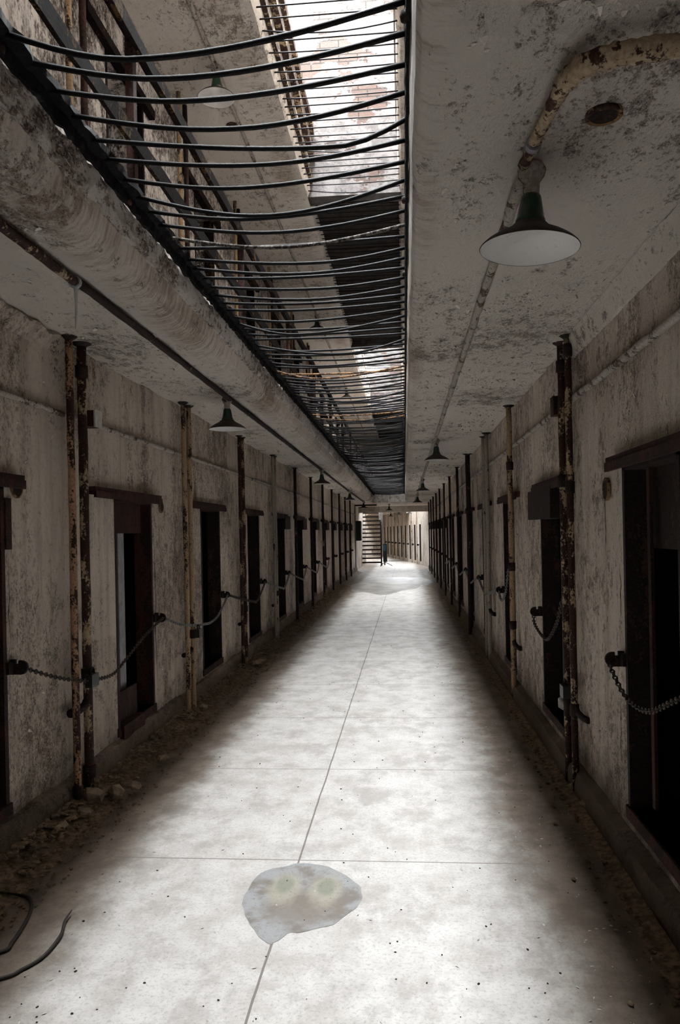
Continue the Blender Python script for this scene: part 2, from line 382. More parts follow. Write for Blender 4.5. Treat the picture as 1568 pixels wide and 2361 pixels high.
mb=MB(); mb.box(XA-.2,XB+.2,29.6,36,ZU+.2,ZU+.3); mb.box(XA-.2,XB+.2,YB,.25,ZU+.2,ZU+.3); struct(mb.build('ceiling_light_cover',M['roof']))  # rear slot cover is unseen, closed to darken the floor near the camera
# longitudinal timbers of the roof light on the left
for i,(x,z,w) in enumerate(((XA+.02,5.75,.02),(XA+.035,6.02,.03),(XA+.03,6.33,.035))):
    m=MB(); m.extrude_y([(x-w,z-.035),(x+w,z-.035),(x+w,z+.035),(x-w,z+.035)],frange(.35,8.88,.15),.012)
    tag(m.build('roof_light_purlin',M['pipe_mix']),['rusty flaking lower timber along the skylight left side','rusty flaking middle timber along the skylight left side','rusty flaking top timber along the skylight left side'][i],'beam','roof light timbers')
# ------------------------------------------------------------------ iron edge angles of the well
def edge_angle(name,x,lab,sgn):
    t=empty(name,(x,0,ZT)); tag(t,lab,'angle iron'); tw=.05 if sgn>0 else .014; fw=.018 if sgn>0 else .012
    m=MB(); m.extrude_y([(0,-.045),(fw*sgn,-.045),(fw*sgn,.0),(tw*sgn,.01),(tw*sgn,.035),(0,.035)],frange(-1,YW-.1,.04),.016 if sgn>0 else .004,False,True,4)
    m.build('flange',M['angle'],t)
    for k in range(26):
        b=MB(); y=2.14+k*1.06+random.uniform(-.1,.1)
        b.lathe([(.0,-.014),(.014,-.012),(.016,0),(.014,.012),(0,.014)],(.012*sgn,y,-.03),10); b.build('bolt',M['iron'],t)
edge_angle('edge_angle',-1.150,'black flaky angle iron along the left edge of the ceiling well',1)
edge_angle('edge_angle',.043,'dark angle iron with bolts along the right edge of the ceiling well',-1)
# ------------------------------------------------------------------ bars over the well
yb_list=[2.10,2.235,2.385,2.535,2.70,2.845,3.01,3.165,3.32]
while yb_list[-1]<YW-.3: yb_list.append(yb_list[-1]+.152+random.uniform(-.012,.012))
sags=[.095,.07,.055,.10,.085,.06,.07,.105,.075,.06,.07]
peaks=[.34,.40,.42,.52,.78,.55,.45,.5,.45,.5,.5]
names=['nearest','second nearest','third nearest','fourth nearest','fifth nearest','sixth nearest','seventh nearest','eighth nearest','ninth nearest','tenth nearest','eleventh nearest','twelfth nearest','thirteenth nearest','fourteenth nearest']
def bar_pts(x0,x1,y,z,sag,pk,n=17,skew=0.0):
    out=[]
    for i in range(n):
        u=i/(n-1); s=u/pk if u<pk else (1-u)/(1-pk); s=math.sin(min(1,max(0,s))*PI/2)
        out.append((x0+(x1-x0)*u, y+skew*math.sin(u*PI), z-sag*s))
    return out
for i,y in enumerate(yb_list):
    sag=sags[i] if i<len(sags) else random.choice([.015,.02,.03,.03,.04,.05,.06,.09])
    pk=peaks[i] if i<len(peaks) else random.uniform(.35,.6)
    m=MB(); m.tube(bar_pts(-1.125,.036,y,ZT+.012,sag,pk,17,random.uniform(-.03,.03)),.0088,7,.05)
    mt=M['bar']; d='dark steel bar across the ceiling well'
    if i in (10,): mt=M['barpale']; d='pale crusted bar across the ceiling well'
    if i in (30,31,47,49): mt=M['barrust']; d='rust-orange bar across the ceiling well'
    if i<len(names): lab='%s, %s the camera'%(d,names[i]+' to') 
    elif mt is not M['bar']: lab='rust-orange bar among the dark bars of the ceiling well'
    else: lab='dark bar in the receding row across the lower ceiling well'
    tag(m.build('steel_bar',mt),lab,'bar','bars across the ceiling well' if mt is not M['barrust'] else 'rust-orange bars across the ceiling well')
y=5.3; k=0
while y<30.5:
    m=MB(); m.tube(bar_pts(XA-.02,XB+.02,y,ZU+.06,random.choice([.0,.0,.01,.01,.05]),random.uniform(.3,.6),9),.0062,6)
    tag(m.build('skylight_bar',M['bar']),'thin dark bar across the skylight slot high above the corridor','bar','bars under the skylight')
    y+=.135+random.uniform(-.01,.01)
# ------------------------------------------------------------------ gallery railing
t=empty('gallery_railing',(-1.2,0,ZT)); tag(t,'rusted iron gallery railing with two flat rails above the left well edge','railing')
m=MB(); m.extrude_y([(-.008,.335),(.012,.335),(.012,.415),(-.008,.415)],frange(0,29,.1),.006); m.build('lower_rail',M['rail'],t)
m=MB(); m.extrude_y([(-.010,.825),(.012,.825),(.012,.895),(-.055,.895),(-.055,.885),(-.010,.885)],frange(0,29,.1),.005); m.build('upper_rail',M['rail'],t)
for k in range(-1,13):
    m=MB(); yy=1.05+2.4*k if k>=0 else 2.22; m.box(-.05,-.012,yy-.022,yy+.022,-.02,.90); m.build('post',M['redrust'],t)
# ------------------------------------------------------------------ doorways
hasp_l=MB()
def hasp_mesh(sgn):           # tongue plate standing out from the far jamb, facing the corridor
    m=MB(); pts=[(-.03,-.035),(.05,-.035)]
    for k in range(9):
        a=-PI/2+PI*k/8; pts.append((.055+.036*math.cos(a),.036*math.sin(a)))
    pts+=[(.045,.036),(.045,.018),(.028,.018),(.028,.04),(-.03,.04)]
    pts=[(x*sgn,z) for x,z in pts]
    n=len(pts)
    a=[(x,-.009,z) for x,z in pts]; b=[(x,.009,z) for x,z in pts]
    m.quad(a); m.quad(list(reversed(b)))
    for i in range(n):
        j=(i+1)%n; m.quad([a[i],b[i],b[j],a[j]])
    return m
def doorway(idx,side,y0,first):
    x=XL if side<0 else XR; s=-side                     # s: direction into the corridor
    z0,z1=(.28,1.885) if side<0 else (.25,1.905)
    t=empty('door_%d'%idx,(x,y0,0)); tag(t,'dark cell doorway in the %s wall'%('left' if side<0 else 'right'),None,None,'structure')
    # steel frame lining
    m=MB(); dp=.13
    xa,xb=sorted((-s*dp,s*.004))
    m.box(xa,xb,-.004,.03,z0,z1); m.box(xa,xb,DW-.03,DW+.004,z0,z1); m.box(xa,xb,-.004,DW+.004,z1-.03,z1+.004)
    m.build('frame',M['redrust'] if first or idx==1 else M['iron'],t)
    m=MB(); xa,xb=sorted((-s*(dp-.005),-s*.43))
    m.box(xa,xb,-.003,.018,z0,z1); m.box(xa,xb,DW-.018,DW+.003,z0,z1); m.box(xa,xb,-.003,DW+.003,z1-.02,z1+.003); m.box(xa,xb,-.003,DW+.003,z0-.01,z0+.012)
    m.build('jamb_shade_lining',M['void'],t)  # black lining added over the plaster jamb to paint its shade
    # door track above the opening
    m=MB(); xa,xb=sorted((-.01*s,.045*s)); m.box(xa,xb,-.42,DW+.14,z1-.005,z1+.045)
    xa,xb=sorted((.035*s,.052*s)); m.box(xa,xb,-.42,DW+.14,z1-.025,z1+.02)
    m.build('track',M['redrust'],t)
    m=MB(); xa,xb=sorted((-.13*s,.012*s)); m.box(xa,xb,-.02,DW+.02,z0-.06,z0); m.build('threshold',M['redrust'],t)
    h=hasp_mesh(s).build('hasp',M['iron'],t,(0,DW+.045,.953))
    m=MB(); m.box(*sorted((-.02*s,.02*s)),DW-.01,DW+.055,.925,.985); m.build('hasp_mount',M['iron'],t)
    return t,z0,z1,s
nd=1
for k,y0 in enumerate(LY0):
    if y0<1.5: continue
    t,z0,z1,s=doorway(nd,-1,y0,k==2); nd+=1
    if k==2:
        g=empty('sliding_gate',(0,0,0)); g.parent=t
        m=MB(); m.box(-.07,-.055,.03,.68,1.63,1.86); m.build('top_plate',M['redrust'],g)
        m=MB(); m.box(-.05,-.035,.03,.47,.285,.50); m.box(-.05,.03,.03,.45,.10,.285); m.build('bottom_plate',M['redrust'],g)
        m=MB(); m.box(-.125,-.09,.29,.405,.47,1.64); m.build('stile',M['pale'],g)['label']='pale grey upright edge'
    elif k>=5:
        m=MB(); m.box(-.02,.06,DW-.25,DW+.30,1.68,1.90); m.build('header_plate',M['iron'],t)
for k,y0 in enumerate(RY0):
    if y0<.5: continue
    t,z0,z1,s=doorway(nd,1,y0,False); nd+=1
    if k==2 or k>=8:
        m=MB(); m.box(-.055,.06,.1,DW+.28,1.675,1.90); m.build('header_plate',M['iron'],t)
    if k==1:
        m=MB(); m.box(.10,.115,.02,DW-.02,1.50,1.88); m.build('header_plate',M['iron'],t)
        m=MB(); m.box(.06,.075,DW-.2,DW-.16,.3,1.88); m.build('bar',M['redrust'],t)
# upper doorways seen through the railing
for k,y0 in enumerate(LY0):
    if y0<3 or y0>26: continue
    t=empty('door_%d'%nd,(XL,y0,ZT)); nd+=1; tag(t,'dark cell doorway on the upper gallery',None,None,'structure')
    m=MB(); m.box(-.1,.004,-.004,.03,.2,1.95); m.box(-.1,.004,DW-.03,DW+.004,.2,1.95); m.box(-.02,.05,-.4,DW+.15,1.93,2.0); m.build('frame',M['rail'],t)
    m=MB(); m.box(-.06,-.045,.2,DW-.02,.2,1.2); m.build('gate',M['iron'],t)
# ------------------------------------------------------------------ vertical pipes
def vpipe(x,y,r,mat,lab,group,ztop=ZC,zb=0.0,name='pipe',coup=(),box=None,stub=None,collar=True):
    t=empty(name,(x,y,zb)); tag(t,lab,'pipe',group); H=ztop-zb
    n=18; m=MB(); m.tube([(random.uniform(-.002,.002),random.uniform(-.002,.002),H*i/n) for i in range(n+1)],r,12,.04); m.build('tube',M[mat],t)
    for z in coup:
        m=MB(); m.lathe([(r,-.04),(r*1.35,-.035),(r*1.38,.035),(r,.04)],(0,0,z),12); m.build('coupling',M['pipe_dark'],t)
    if collar:
        m=MB(); m.lathe([(r,-.02),(r*2.1,-.004),(r*2.2,.0)],(0,0,H),14); m.build('ceiling_collar',M['iron'],t)
    if stub is not None:
        d=1 if x>0 else -1
        m=MB(); m.tube([(0,0,stub+.14),(.0,-.0,stub+.06),(d*.012,-.02,stub+.02),(d*.03,-.07,stub),(d*.045,-.15,stub)],r*.95,8); m.build('elbow',M['iron'],t)
    return t
gl='paired heating pipes on the left wall'; gr='vertical pipes on the right wall'
PL=[4.25+2.265*k for k in range(0,11)]
kinds=[('pipe_pink','pipe_mix','salmon and rust','rust-brown'),('pipe_cream','pipe_cream','tan painted','tan flaking'),('pipe_mix','pipe_mix','black and tan','tan'),('pipe_grey','pipe_grey','pale grey','pale grey')]
for k,y in enumerate(PL):
    a,b,la,lb=kinds[k] if k<4 else ('pipe_dark','pipe_dark','dark rusted','dark rusted')
    if k==0:
        vpipe(XL+.085,y,.0215,a,'%s pipe, nearer one of the first pair on the left wall'%la,gl,coup=(.13,),collar=True)
        vpipe(XL+.085,y+.165,.0275,b,'%s pipe, farther one of the first pair on the left wall'%lb,gl,coup=(.78,2.60,.2),stub=.58)
    elif k<4:
        vpipe(XL+.085,y,.021,a,'%s pipe, nearer one of the %s pair on the left wall'%(la,ORD[k]),gl)
        vpipe(XL+.085,y+.17,.022,b,'%s pipe, farther one of the %s pair on the left wall'%(lb,ORD[k]),gl,coup=(.72,),stub=.55)
    else:
        vpipe(XL+.085,y,.027,a,'%s pipe, %s pipe position from the camera on the left wall'%(la,ORD[k]),gl,coup=(1.9,))
PR=[4.88,7.25,9.58]+[11.72+2.36*k for k in range(9)]
for k,y in enumerate(PR):
    if k==0:
        vpipe(XR-.06,y,.0225,'pipe_mix','rust-brown pipe with tan lower flakes, left one of the tall pair on the right wall',gr,coup=(.55,1.9,2.62))
        vpipe(XR-.055,y-.175,.021,'pipe_mix','tan flaking pipe, right one of the tall pair on the right wall',gr,coup=(.5,1.85,2.68),stub=.47)
    elif k==1: vpipe(XR-.06,y+.02,.025,'pipe_cream','single tan pipe with rust bands before the third right doorway',gr,coup=(.7,1.25,2.2),stub=.5)
    elif k==2:
        vpipe(XR-.06,y,.026,'pipe_grey','pale grey pipe, left one of the pale pair on the right wall',gr)
        vpipe(XR-.06,y-.33,.026,'pipe_grey','pale grey pipe, right one of the pale pair on the right wall',gr,stub=.6)
    else: vpipe(XR-.08,y,.036 if k==3 else .023,'pipe_dark','dark rusted pipe, %s pipe position from the camera on the right wall'%ORD[k],gr,coup=(1.9,))
# gallery pipes seen high on the left
for k in range(6):
    y=4.35+2.25*k
    vpipe(XL+.075,y,.02,'pipe_cream','%s of the thin tan pipes on the upper gallery wall'%ORD[k],'tan pipes on the gallery wall',ZU,ZT,collar=False)
    vpipe(XL+.07,y+.22,.022,'redrust','%s of the dark red pipes on the upper gallery wall'%ORD[k],'red pipes on the gallery wall',ZU,ZT,collar=False)
# ------------------------------------------------------------------ conduits
def smooth(P,k=6):
    P=[Vector(p) for p in P]; S=[]
    for i in range(len(P)-1):
        p0=P[max(i-1,0)];p1=P[i];p2=P[i+1];p3=P[min(i+2,len(P)-1)]
        for j in range(k):
            u=j/k; S.append(.5*((2*p1)+(-p0+p2)*u+(2*p0-5*p1+4*p2-p3)*u*u+(-p0+3*p1-3*p2+p3)*u**3))
    return S+[P[-1]]
def conduit(name,pts,r,mat,lab,cat='pipe',jit=.12,straps=()):
    t=empty(name,pts[0]); tag(t,lab,cat); o=Vector(pts[0])
    m=MB(); m.tube([Vector(p)-o for p in pts],r,10,jit); m.build('tube',M[mat],t)
    for p in straps:
        q=Vector(p[:3])-o; m=MB(); d=Vector(p[3:]) if len(p)>3 else Vector((0,1,0))
        m.tube([q-d*.012,q+d*.012],(r[0] if isinstance(r,list) else r)*1.35,12); m.build('strap',M['pale'],t)
    return t
W=lambda a,b,st,f:[f(y) for y in frange(a,b,st)]
conduit('wall_conduit',W(1.5,30.8,.15,lambda y:(XL+.018,y,2.33+random.uniform(-.004,.004))),.016,'pipe_wall','thin whitewashed conduit running along the left wall above the doors')
conduit('wall_conduit',W(1.0,33,.15,lambda y:(XR-.018,y,2.395+random.uniform(-.004,.004))),.02,'pipe_wall','whitewashed conduit with rusty stretch running along the right wall above the doors')
conduit('ceiling_conduit',W(1.5,3.25,.05,lambda y:(-1.425-.006*(y-2),y,2.735)),.021,'pipe_mix','rusty near stretch of the left ceiling pipe, ending at the hanging drip',straps=[(-1.432,3.25,2.735)])
conduit('ceiling_conduit',W(3.27,29,.1,lambda y:(-1.43-.004*min(y-3,18),y,2.745)),.021,'pipe_dark','long pipe along the left ceiling passing the pendant lamps')
conduit('ceiling_conduit',W(2.5,29,.1,lambda y:(.405,y,2.75+random.uniform(-.006,.006))),.02,'pipe_wall','flaking conduit along the right ceiling beyond the large lamp')
conduit('ceiling_conduit',W(3,29,.2,lambda y:(-1.5,y,ZU-.015)),.018,'pipe_wall','thin conduit along the upper ceiling above the gallery')
cp=[(.392,2.41,2.735),(.399,2.26,2.728),(.406,2.14,2.722),(.411,2.03,2.715),(.42,1.935,2.71),(.45,1.865,2.707),(.50,1.83,2.705),(.57,1.815,2.705),(.66,1.81,2.705),(.78,1.81,2.705),(.95,1.82,2.705)]
rr=[.0175,.0175,.0175,.019,.025,.027,.027,.027,.026,.026,.026]; r2=[]
for i in range(10): r2+=[rr[i]+(rr[i+1]-rr[i])*j/6 for j in range(6)]
r2.append(rr[-1]); cp=[tuple(q) for q in smooth(cp)]
conduit('bent_pipe',cp,r2,'pipe_crust','rusty bent pipe curving across the ceiling to the large lamp',jit=.16,straps=[(.3985,2.268,2.728,-.05,1,0)])
# junction boxes
def jbox(x,y,z,sx,sy,sz,mat,lab):
    t=empty('junction_box',(x,y,z)); tag(t,lab,'electrical box')
    m=MB(); m.box(-sx,sx,-sy,sy,-sz,sz); m.build('body',M['redrust'],t)
    m=MB(); d=sx if x<0 else -sx; m.box(*sorted((d,d*1.25)),-sy*1.04,sy*1.04,-sz*1.04,sz*1.04); m.build('lid',M[mat],t)
jbox(XL+.05,4.62,2.345,.04,.05,.05,'chip','pale square box on the left wall beside the first pipes')
jbox(XR-.04,5.07,2.40,.035,.05,.06,'redrust','rusty box on the right wall behind the tall pipe pair')
# ceiling outlets and wall holes
def outlet(loc,r,lab,axis='z',name='ceiling_outlet'):
    t=empty(name,loc); tag(t,lab,'outlet box')
    R=Matrix.Identity(3) if axis=='z' else Matrix.Rotation(PI/2 if loc[0]<0 else -PI/2,3,'Y')@Matrix.Rotation(PI,3,'X')
    m=MB(); m.lathe([(r*1.0,.0),(r*1.02,-.012),(r*.82,-.014),(r*.75,.01)],(0,0,0),24,R); m.build('ring',M['barrust'],t)
    m=MB(); m.lathe([(r*.78,-.011),(r*.4,-.009),(0,-.008)],(0,0,0),18,R); m.build('cavity',M['iron'],t)
outlet((.582,2.193,ZC-.002),.05,'round rusted outlet box in the right ceiling behind the large lamp')
outlet((-1.578,7.2,ZU-.002),.055,'round rusted outlet in the upper ceiling beyond the gallery lamp')
outlet((XL+.004,3.76,1.868),.055,'dark oval hole in the left wall near the picture edge','x','wall_hole')
outlet((XL+.004,6.09,1.845),.05,'dark oval hole in the left wall beyond the first whole doorway','x','wall_hole')
outlet((XR-.004,4.05,1.80),.06,'dark oval hole in the right wall beside the nearest doorway','x','wall_hole')
m=MB(); m.box(XL-.01,XL+.012,3.645,3.70,1.55,1.81); tag(m.build('iron_strip',M['redrust']),'short vertical rust strip on the left wall below the oval hole','iron strip')
# cracks beside the doorways
def crack(x,y,z0,z1,w,seed,n):
    rg=random.Random(seed); m=MB(); P=[]; N=26
    for i in range(N+1):
        u=i/N; P.append((y+.018*noise.noise(Vector((seed,u*4,0)))+.006*noise.noise(Vector((seed,u*17,3))), z0+(z1-z0)*u, w*(.12+.88*abs(math.sin(u*PI)))*(.5+.5*abs(noise.noise(Vector((seed,u*6,9)))*2))))
    for i in range(N):
        (ya,za,wa),(yb,zb,wb)=P[i],P[i+1]; m.quad([(x,ya-wa,za),(x,ya+wa,za),(x,yb+wb,zb),(x,yb-wb,zb)])
    return struct(m.build('trim_%d'%n,M['void']),'dark crack in the plaster beside a doorway')
for i,(x,y,z0,z1,w) in enumerate(((XL+.0015,5.93,.38,1.60,.010),(XL+.0015,8.17,.35,1.3,.008),(XL+.0015,3.68,1.05,1.50,.004),(XR-.0015,4.12,1.45,1.80,.007),(XR-.0015,3.86,1.15,1.42,.008),(XR-.0015,3.90,.35,.75,.006),(XL+.0015,10.45,.4,1.5,.008))): crack(x,y,z0,z1,w,11+i,40+i)
# hanging lime drip
m=MB(); m.tube([(-1.432,3.262,2.73),(-1.434,3.263,2.69),(-1.435,3.265,2.64),(-1.437,3.264,2.58),(-1.440,3.266,2.535)],[.013,.008,.0055,.005,.002],8,.15)
tag(m.build('lime_drip',M['lime']),'thin white mineral drip hanging from the left ceiling pipe','stalactite')
# ------------------------------------------------------------------ pendant lamps
def lamp_parts(t,tilt=0.0,full=True,zt=ZC):
    R=Matrix.Rotation(tilt,3,'Y'); H=zt-2.5-.0
    o=(0,0,0)
    m=MB(); m.lathe([(.0,.166),(.027,.165),(.031,.160),(.034,.145),(.043,.092),(.0465,.086),(.0475,.080),(.046,.074)],o,32,R); m.build('neck',M['green'],t)
    m=MB(); m.lathe([(.046,.076),(.056,.068),(.063,.060),(.068,.056),(.085,.046),(.115,.030),(.14,.013),(.155,-.001),(.157,-.004),(.155,-.006)],o,48,R)
    sh=m.build('shade',M['brown_enamel'],t)
    m=MB(); m.lathe([(.155,-.005),(.152,-.002),(.137,.010),(.112,.026),(.082,.041),(.060,.051),(.044,.064),(.036,.08),(.0,.085)],o,48,R); m.build('reflector',M['white'],t)
    m=MB(); m.lathe([(.0,.275-.006),(.035,.27-.006),(.045,.245),(.04,.225),(.027,.205),(.025,.16)],o,20,R); m.build('mount',M['pipe_wall'],t)
LL=[]
def lamp(x,y,z,lab,group,tilt=0.0):
    if not LL or tilt:
        t=empty('pendant_lamp',(x,y,z)); lamp_parts(t,tilt)
        if not tilt: LL.append(t)
    else:
        t=copy_tree(LL[0]); t.location=(x,y,z)
    tag(t,lab,'lamp',group)
    return t
lamp(.414,2.46,2.497,'large green and white enamel pendant lamp, nearest one on the right ceiling','pendant lamps on the right ceiling',.05)
for y,l in ((9.65,'second'),(16.9,'third'),(23.6,'fourth')): lamp(.42,y,2.50,'dark enamel pendant lamp, %s from the camera on the right ceiling'%l,'pendant lamps on the right ceiling')
for y,l in ((6.3,'nearest'),(13.63,'second'),(20.6,'third'),(27.6,'fourth')): lamp(-1.47,y,2.50,'dark enamel pendant lamp, %s one on the left ceiling'%l,'pendant lamps on the left ceiling')
lamp(-.62,31.5,2.50,'dark pendant lamp on the middle of the far ceiling before the pale beam','pendant lamps at the far end')
for y,l in ((6.27,'nearest'),(13.6,'second'),(20.6,'third')): lamp(-1.5,y,ZU-.27,'enamel pendant lamp on the upper ceiling, %s of that row'%l,'pendant lamps on the upper ceiling')
# ------------------------------------------------------------------ chains
def chain(pts,mat,lab,group,r=.0042,L=.034):
    # resample the sagging path, one link per step, alternately turned
    P=[Vector(p) for p in pts]; S=[P[0]]
    for i in range(len(P)-1):
        p0=P[max(i-1,0)];p1=P[i];p2=P[i+1];p3=P[min(i+2,len(P)-1)]
        for k in range(1,25):
            u=k/24; S.append(.5*((2*p1)+(-p0+p2)*u+(2*p0-5*p1+4*p2-p3)*u*u+(-p0+3*p1-3*p2+p3)*u**3))
    m=MB(); step=L*.70; acc=0; i=0; k=0
    pos=S[0]; links=[]
    while i<len(S)-1:
        d=(S[i+1]-pos).length
        if acc+d>=step:
            u=(step-acc)/d; npos=pos+(S[i+1]-pos)*u; links.append((npos,(S[i+1]-S[i]).normalized())); pos=npos; acc=0
        else: acc+=d; pos=S[i+1]; i+=1
    for p,t in links:
        a=Vector((1,0,0)); u=(a-t*a.dot(t)).normalized(); w=t.cross(u)
        side=u if k%2 else w; k+=1; side=(side+(.35*w if k%2 else .35*u)).normalized()
        ring=[]
        for j in range(10):
            an=2*PI*j/10; ring.append(p+t*(math.cos(an)*(L*.5-r))+side*(math.sin(an)*L*.30))
        m.tube(ring,r,5,0,True)
    return tag(m.build('chain',M[mat]),lab,'chain',group)
xl=XL+.10
def hx(k): return LY0[k]+DW+.045
gcl='chains hung along the left doorways'; gcr='chains hung at the right doorways'
chain([(xl-.03,3.675,.955),(xl,3.95,.855),(xl+.02,4.25,.775),(xl+.03,4.45,.745),(xl+.02,4.72,.725),(xl,4.95,.757),(xl-.01,5.40,.875),(xl-.03,5.91,.955)],'chain','rusty chain draped over the first left pipes to the first whole doorway',gcl)
chain([(xl-.03,5.91,.955),(xl,6.25,.86),(xl+.02,6.70,.795),(xl+.02,6.95,.775),(xl,7.28,.755),(xl,7.6,.80),(xl-.03,8.13,.955)],'chain_zinc','grey chain sagging from the first to the second whole left doorway',gcl)
for k in range(4,9):
    y0,y1=hx(k-1),hx(k); chain([(xl-.03,y0,.95),(xl,y0+.6,.85),(xl+.02,y0+1.1,.78),(xl,y0+1.5,.76),(xl-.03,y1,.95)],'chain' if k==4 else 'chain_zinc','chain sagging between the %s and %s whole left doorways'%(ORD[k-3],ORD[k-2]),gcl,.0045,.045)
xr=XR-.07
def hr(k): return RY0[k]+DW+.045
chain([(xr,hr(1),.945),(xr-.01,3.75,.913),(xr,3.55,.825),(xr,3.24,.836),(xr,2.9,.957),(xr+.03,2.5,1.1)],'chain','rusty chain sagging from the hasp of the nearest right doorway',gcr)
chain([(xr+.01,hr(2),.95),(xr-.005,5.98,.88),(xr,5.73,.82),(xr,5.43,.828),(xr,5.10,.99),(xr,4.93,1.155)],'chain','rusty chain looped from hasp to the tall pipe pair on the right',gcr)
chain([(xr+.01,hr(3),.945),(xr,8.13,.90),(xr,7.97,.867),(xr,7.65,.99),(xr,7.45,1.22)],'chain_zinc','pale chain looped from hasp to the single tan pipe on the right',gcr)
for k in range(4,9): chain([(xr+.01,hr(k),.945),(xr,hr(k)-.5,.86),(xr,hr(k)-1.0,.80),(xr,hr(k)-1.5,.86),(xr+.01,hr(k-1)+.15,.95)],'chain_zinc','pale chain hung at the %s right doorway from the camera'%ORD[k-1],gcr,.0045,.045)
# padlock boxes on the pipes
for x,y,z,l in ((xl+.035,4.36,.765,'dark padlock box where the chain crosses the first left pipes'),(xl+.035,6.69,.735,'dark padlock box on the second left pipe pair'),(xr-.02,4.80,.60,'dark box clamped to the tall right pipe pair')):
    t=empty('padlock',(x,y,z)); tag(t,l,'padlock')
    m=MB(); m.box(-.022,.022,-.05,.05,-.045,.03); m.build('body',M['box_dark'],t)
    m=MB(); m.tube([(0,-.03,.03),(0,-.03,.05),(0,-.015,.065),(0,.015,.065),(0,.03,.05),(0,.03,.03)],.006,6); m.build('shackle',M['iron'],t)
# ------------------------------------------------------------------ ground: rubble, stones, chips, wires, stain
def rock(m,c,s,seed,flat=.7):
    b=len(m.v)
    rng=random.Random(seed)
    g=(1+5**.5)/2
    vs=[(-1,g,0),(1,g,0),(-1,-g,0),(1,-g,0),(0,-1,g),(0,1,g),(0,-1,-g),(0,1,-g),(g,0,-1),(g,0,1),(-g,0,-1),(-g,0,1)]
    fs=[(0,11,5),(0,5,1),(0,1,7),(0,7,10),(0,10,11),(1,5,9),(5,11,4),(11,10,2),(10,7,6),(7,1,8),(3,9,4),(3,4,2),(3,2,6),(3,6,8),(3,8,9),(4,9,5),(2,4,11),(6,2,10),(8,6,7),(9,8,1)]
    ax=Vector((rng.uniform(.7,1.3),rng.uniform(.7,1.3),rng.uniform(.5,.9)*flat)); R=Matrix.Rotation(rng.uniform(0,6.28),3,'Z')@Matrix.Rotation(rng.uniform(-.4,.4),3,'X')
    for v in vs:
        v=Vector(v).normalized()*s*rng.uniform(.75,1.2); v=R@Vector((v.x*ax.x,v.y*ax.y,v.z*ax.z)); m.v.append(tuple(Vector(c)+v))
    for f in fs: m.f.append(tuple(b+i for i in f)); m.sm.append(False)
def bank(side):
    m=MB(); ys=frange(2.2,30.5,.05); xs=[i/14 for i in range(15)]; b=0
    for y in ys:
        for u in xs:
            if side<0:
                w=.27+.10*noise.noise(Vector((3.1,y*.9,0)))+.04*noise.noise(Vector((3.1,y*4,0))); hgt=.10+.05*noise.noise(Vector((7,y*1.3,0)))
                x=XL+.01+u*w
            else:
                w=.13+.05*noise.noise(Vector((3.1,y*.9,4))); hgt=.025
                x=XR-.08-u*w
            z=hgt*(1-u)**1.6+ (.018 if side<0 else .007)*(1-u)*noise.noise(Vector((x*16,y*16,0)))-.004
            m.v.append((x,y,max(z,-.004)))
    n=len(xs)
    for i in range(len(ys)-1):
        for k in range(n-1):
            q=(i*n+k,i*n+k+1,(i+1)*n+k+1,(i+1)*n+k); m.f.append(q if side<0 else tuple(reversed(q))); m.sm.append(True)
    return m
tag(bank(-1).build('dirt_bank',M['gravel']),'brown earth and dust heaped along the foot of the left wall','dirt',None,'stuff')
tag(bank(1).build('dirt_bank',M['gravel']),'thin line of dirt along the foot of the right wall','dirt',None,'stuff')
m=MB(); rng=random.Random(3)
for i in range(3400):
    y=2.6+ (rng.random()**1.7)*20; u=rng.random()**1.6
    rock(m,(XL+.06+u*.33,y,.004+.09*(1-u)**1.6),rng.uniform(.006,.026)*(1.1-.75*u),i)
tag(m.build('rubble',M['gravel']),'loose crumbs of masonry strewn along the left wall foot','rubble',None,'stuff')
m=MB()
for i in range(500):
    y=2.6+(rng.random()**1.7)*16; rock(m,(XR-.10-abs(rng.gauss(0,.08)),y,.008),rng.uniform(.005,.014),i)
tag(m.build('rubble',M['gravel']),'loose crumbs of masonry strewn along the right wall foot','rubble',None,'stuff')
stones=[(-1.86,4.33,.09,.085,'large angular stone before the first left pipes'),(-1.76,4.43,.075,.07,'second large stone at the foot of the first left pipes'),(-1.83,4.14,.06,.055,'flat stone nearer the camera than the stones at the first left pipes'),(-1.70,4.60,.05,.045,'small stone beyond the stones at the first left pipes'),
 (-1.88,3.93,.05,.05,'dusty stone by the left wall nearest the picture corner'),(-1.84,6.70,.06,.05,'stone at the foot of the second left pipe pair'),(-1.80,9.05,.06,.075,'pale stone at the foot of the third left pipe pair'),(-1.78,9.30,.05,.05,'small stone just beyond the third left pipe pair'),
 (-1.72,5.2,.045,.04,'stone on the dirt below the first whole left doorway'),(1.00,4.72,.03,.045,'broken stone at the foot of the tall right pipes'),(.99,4.42,.03,.035,'small stone near the tall right pipes, camera side')]
for i,(x,y,z,s,l) in enumerate(stones):
    mm=MB(); rock(mm,(0,0,0),s,100+i,.8); tag(mm.build('stone',M['stone'],None,(x,y,z)),l,'stone','stones along the walls')
for i,(x,y,z,s,l) in enumerate([(1.17,5.62,.335,.10,'pale lump in the second right doorway, upper one'),(1.15,5.52,.30,.075,'pale lump in the second right doorway, lower one')]):
    mm=MB(); rock(mm,(0,0,0),s,140+i,1.2); tag(mm.build('plaster_lump',M['chip'],None,(x,y,z)),l,'plaster lump','plaster lumps in the right doorway')
m=MB()
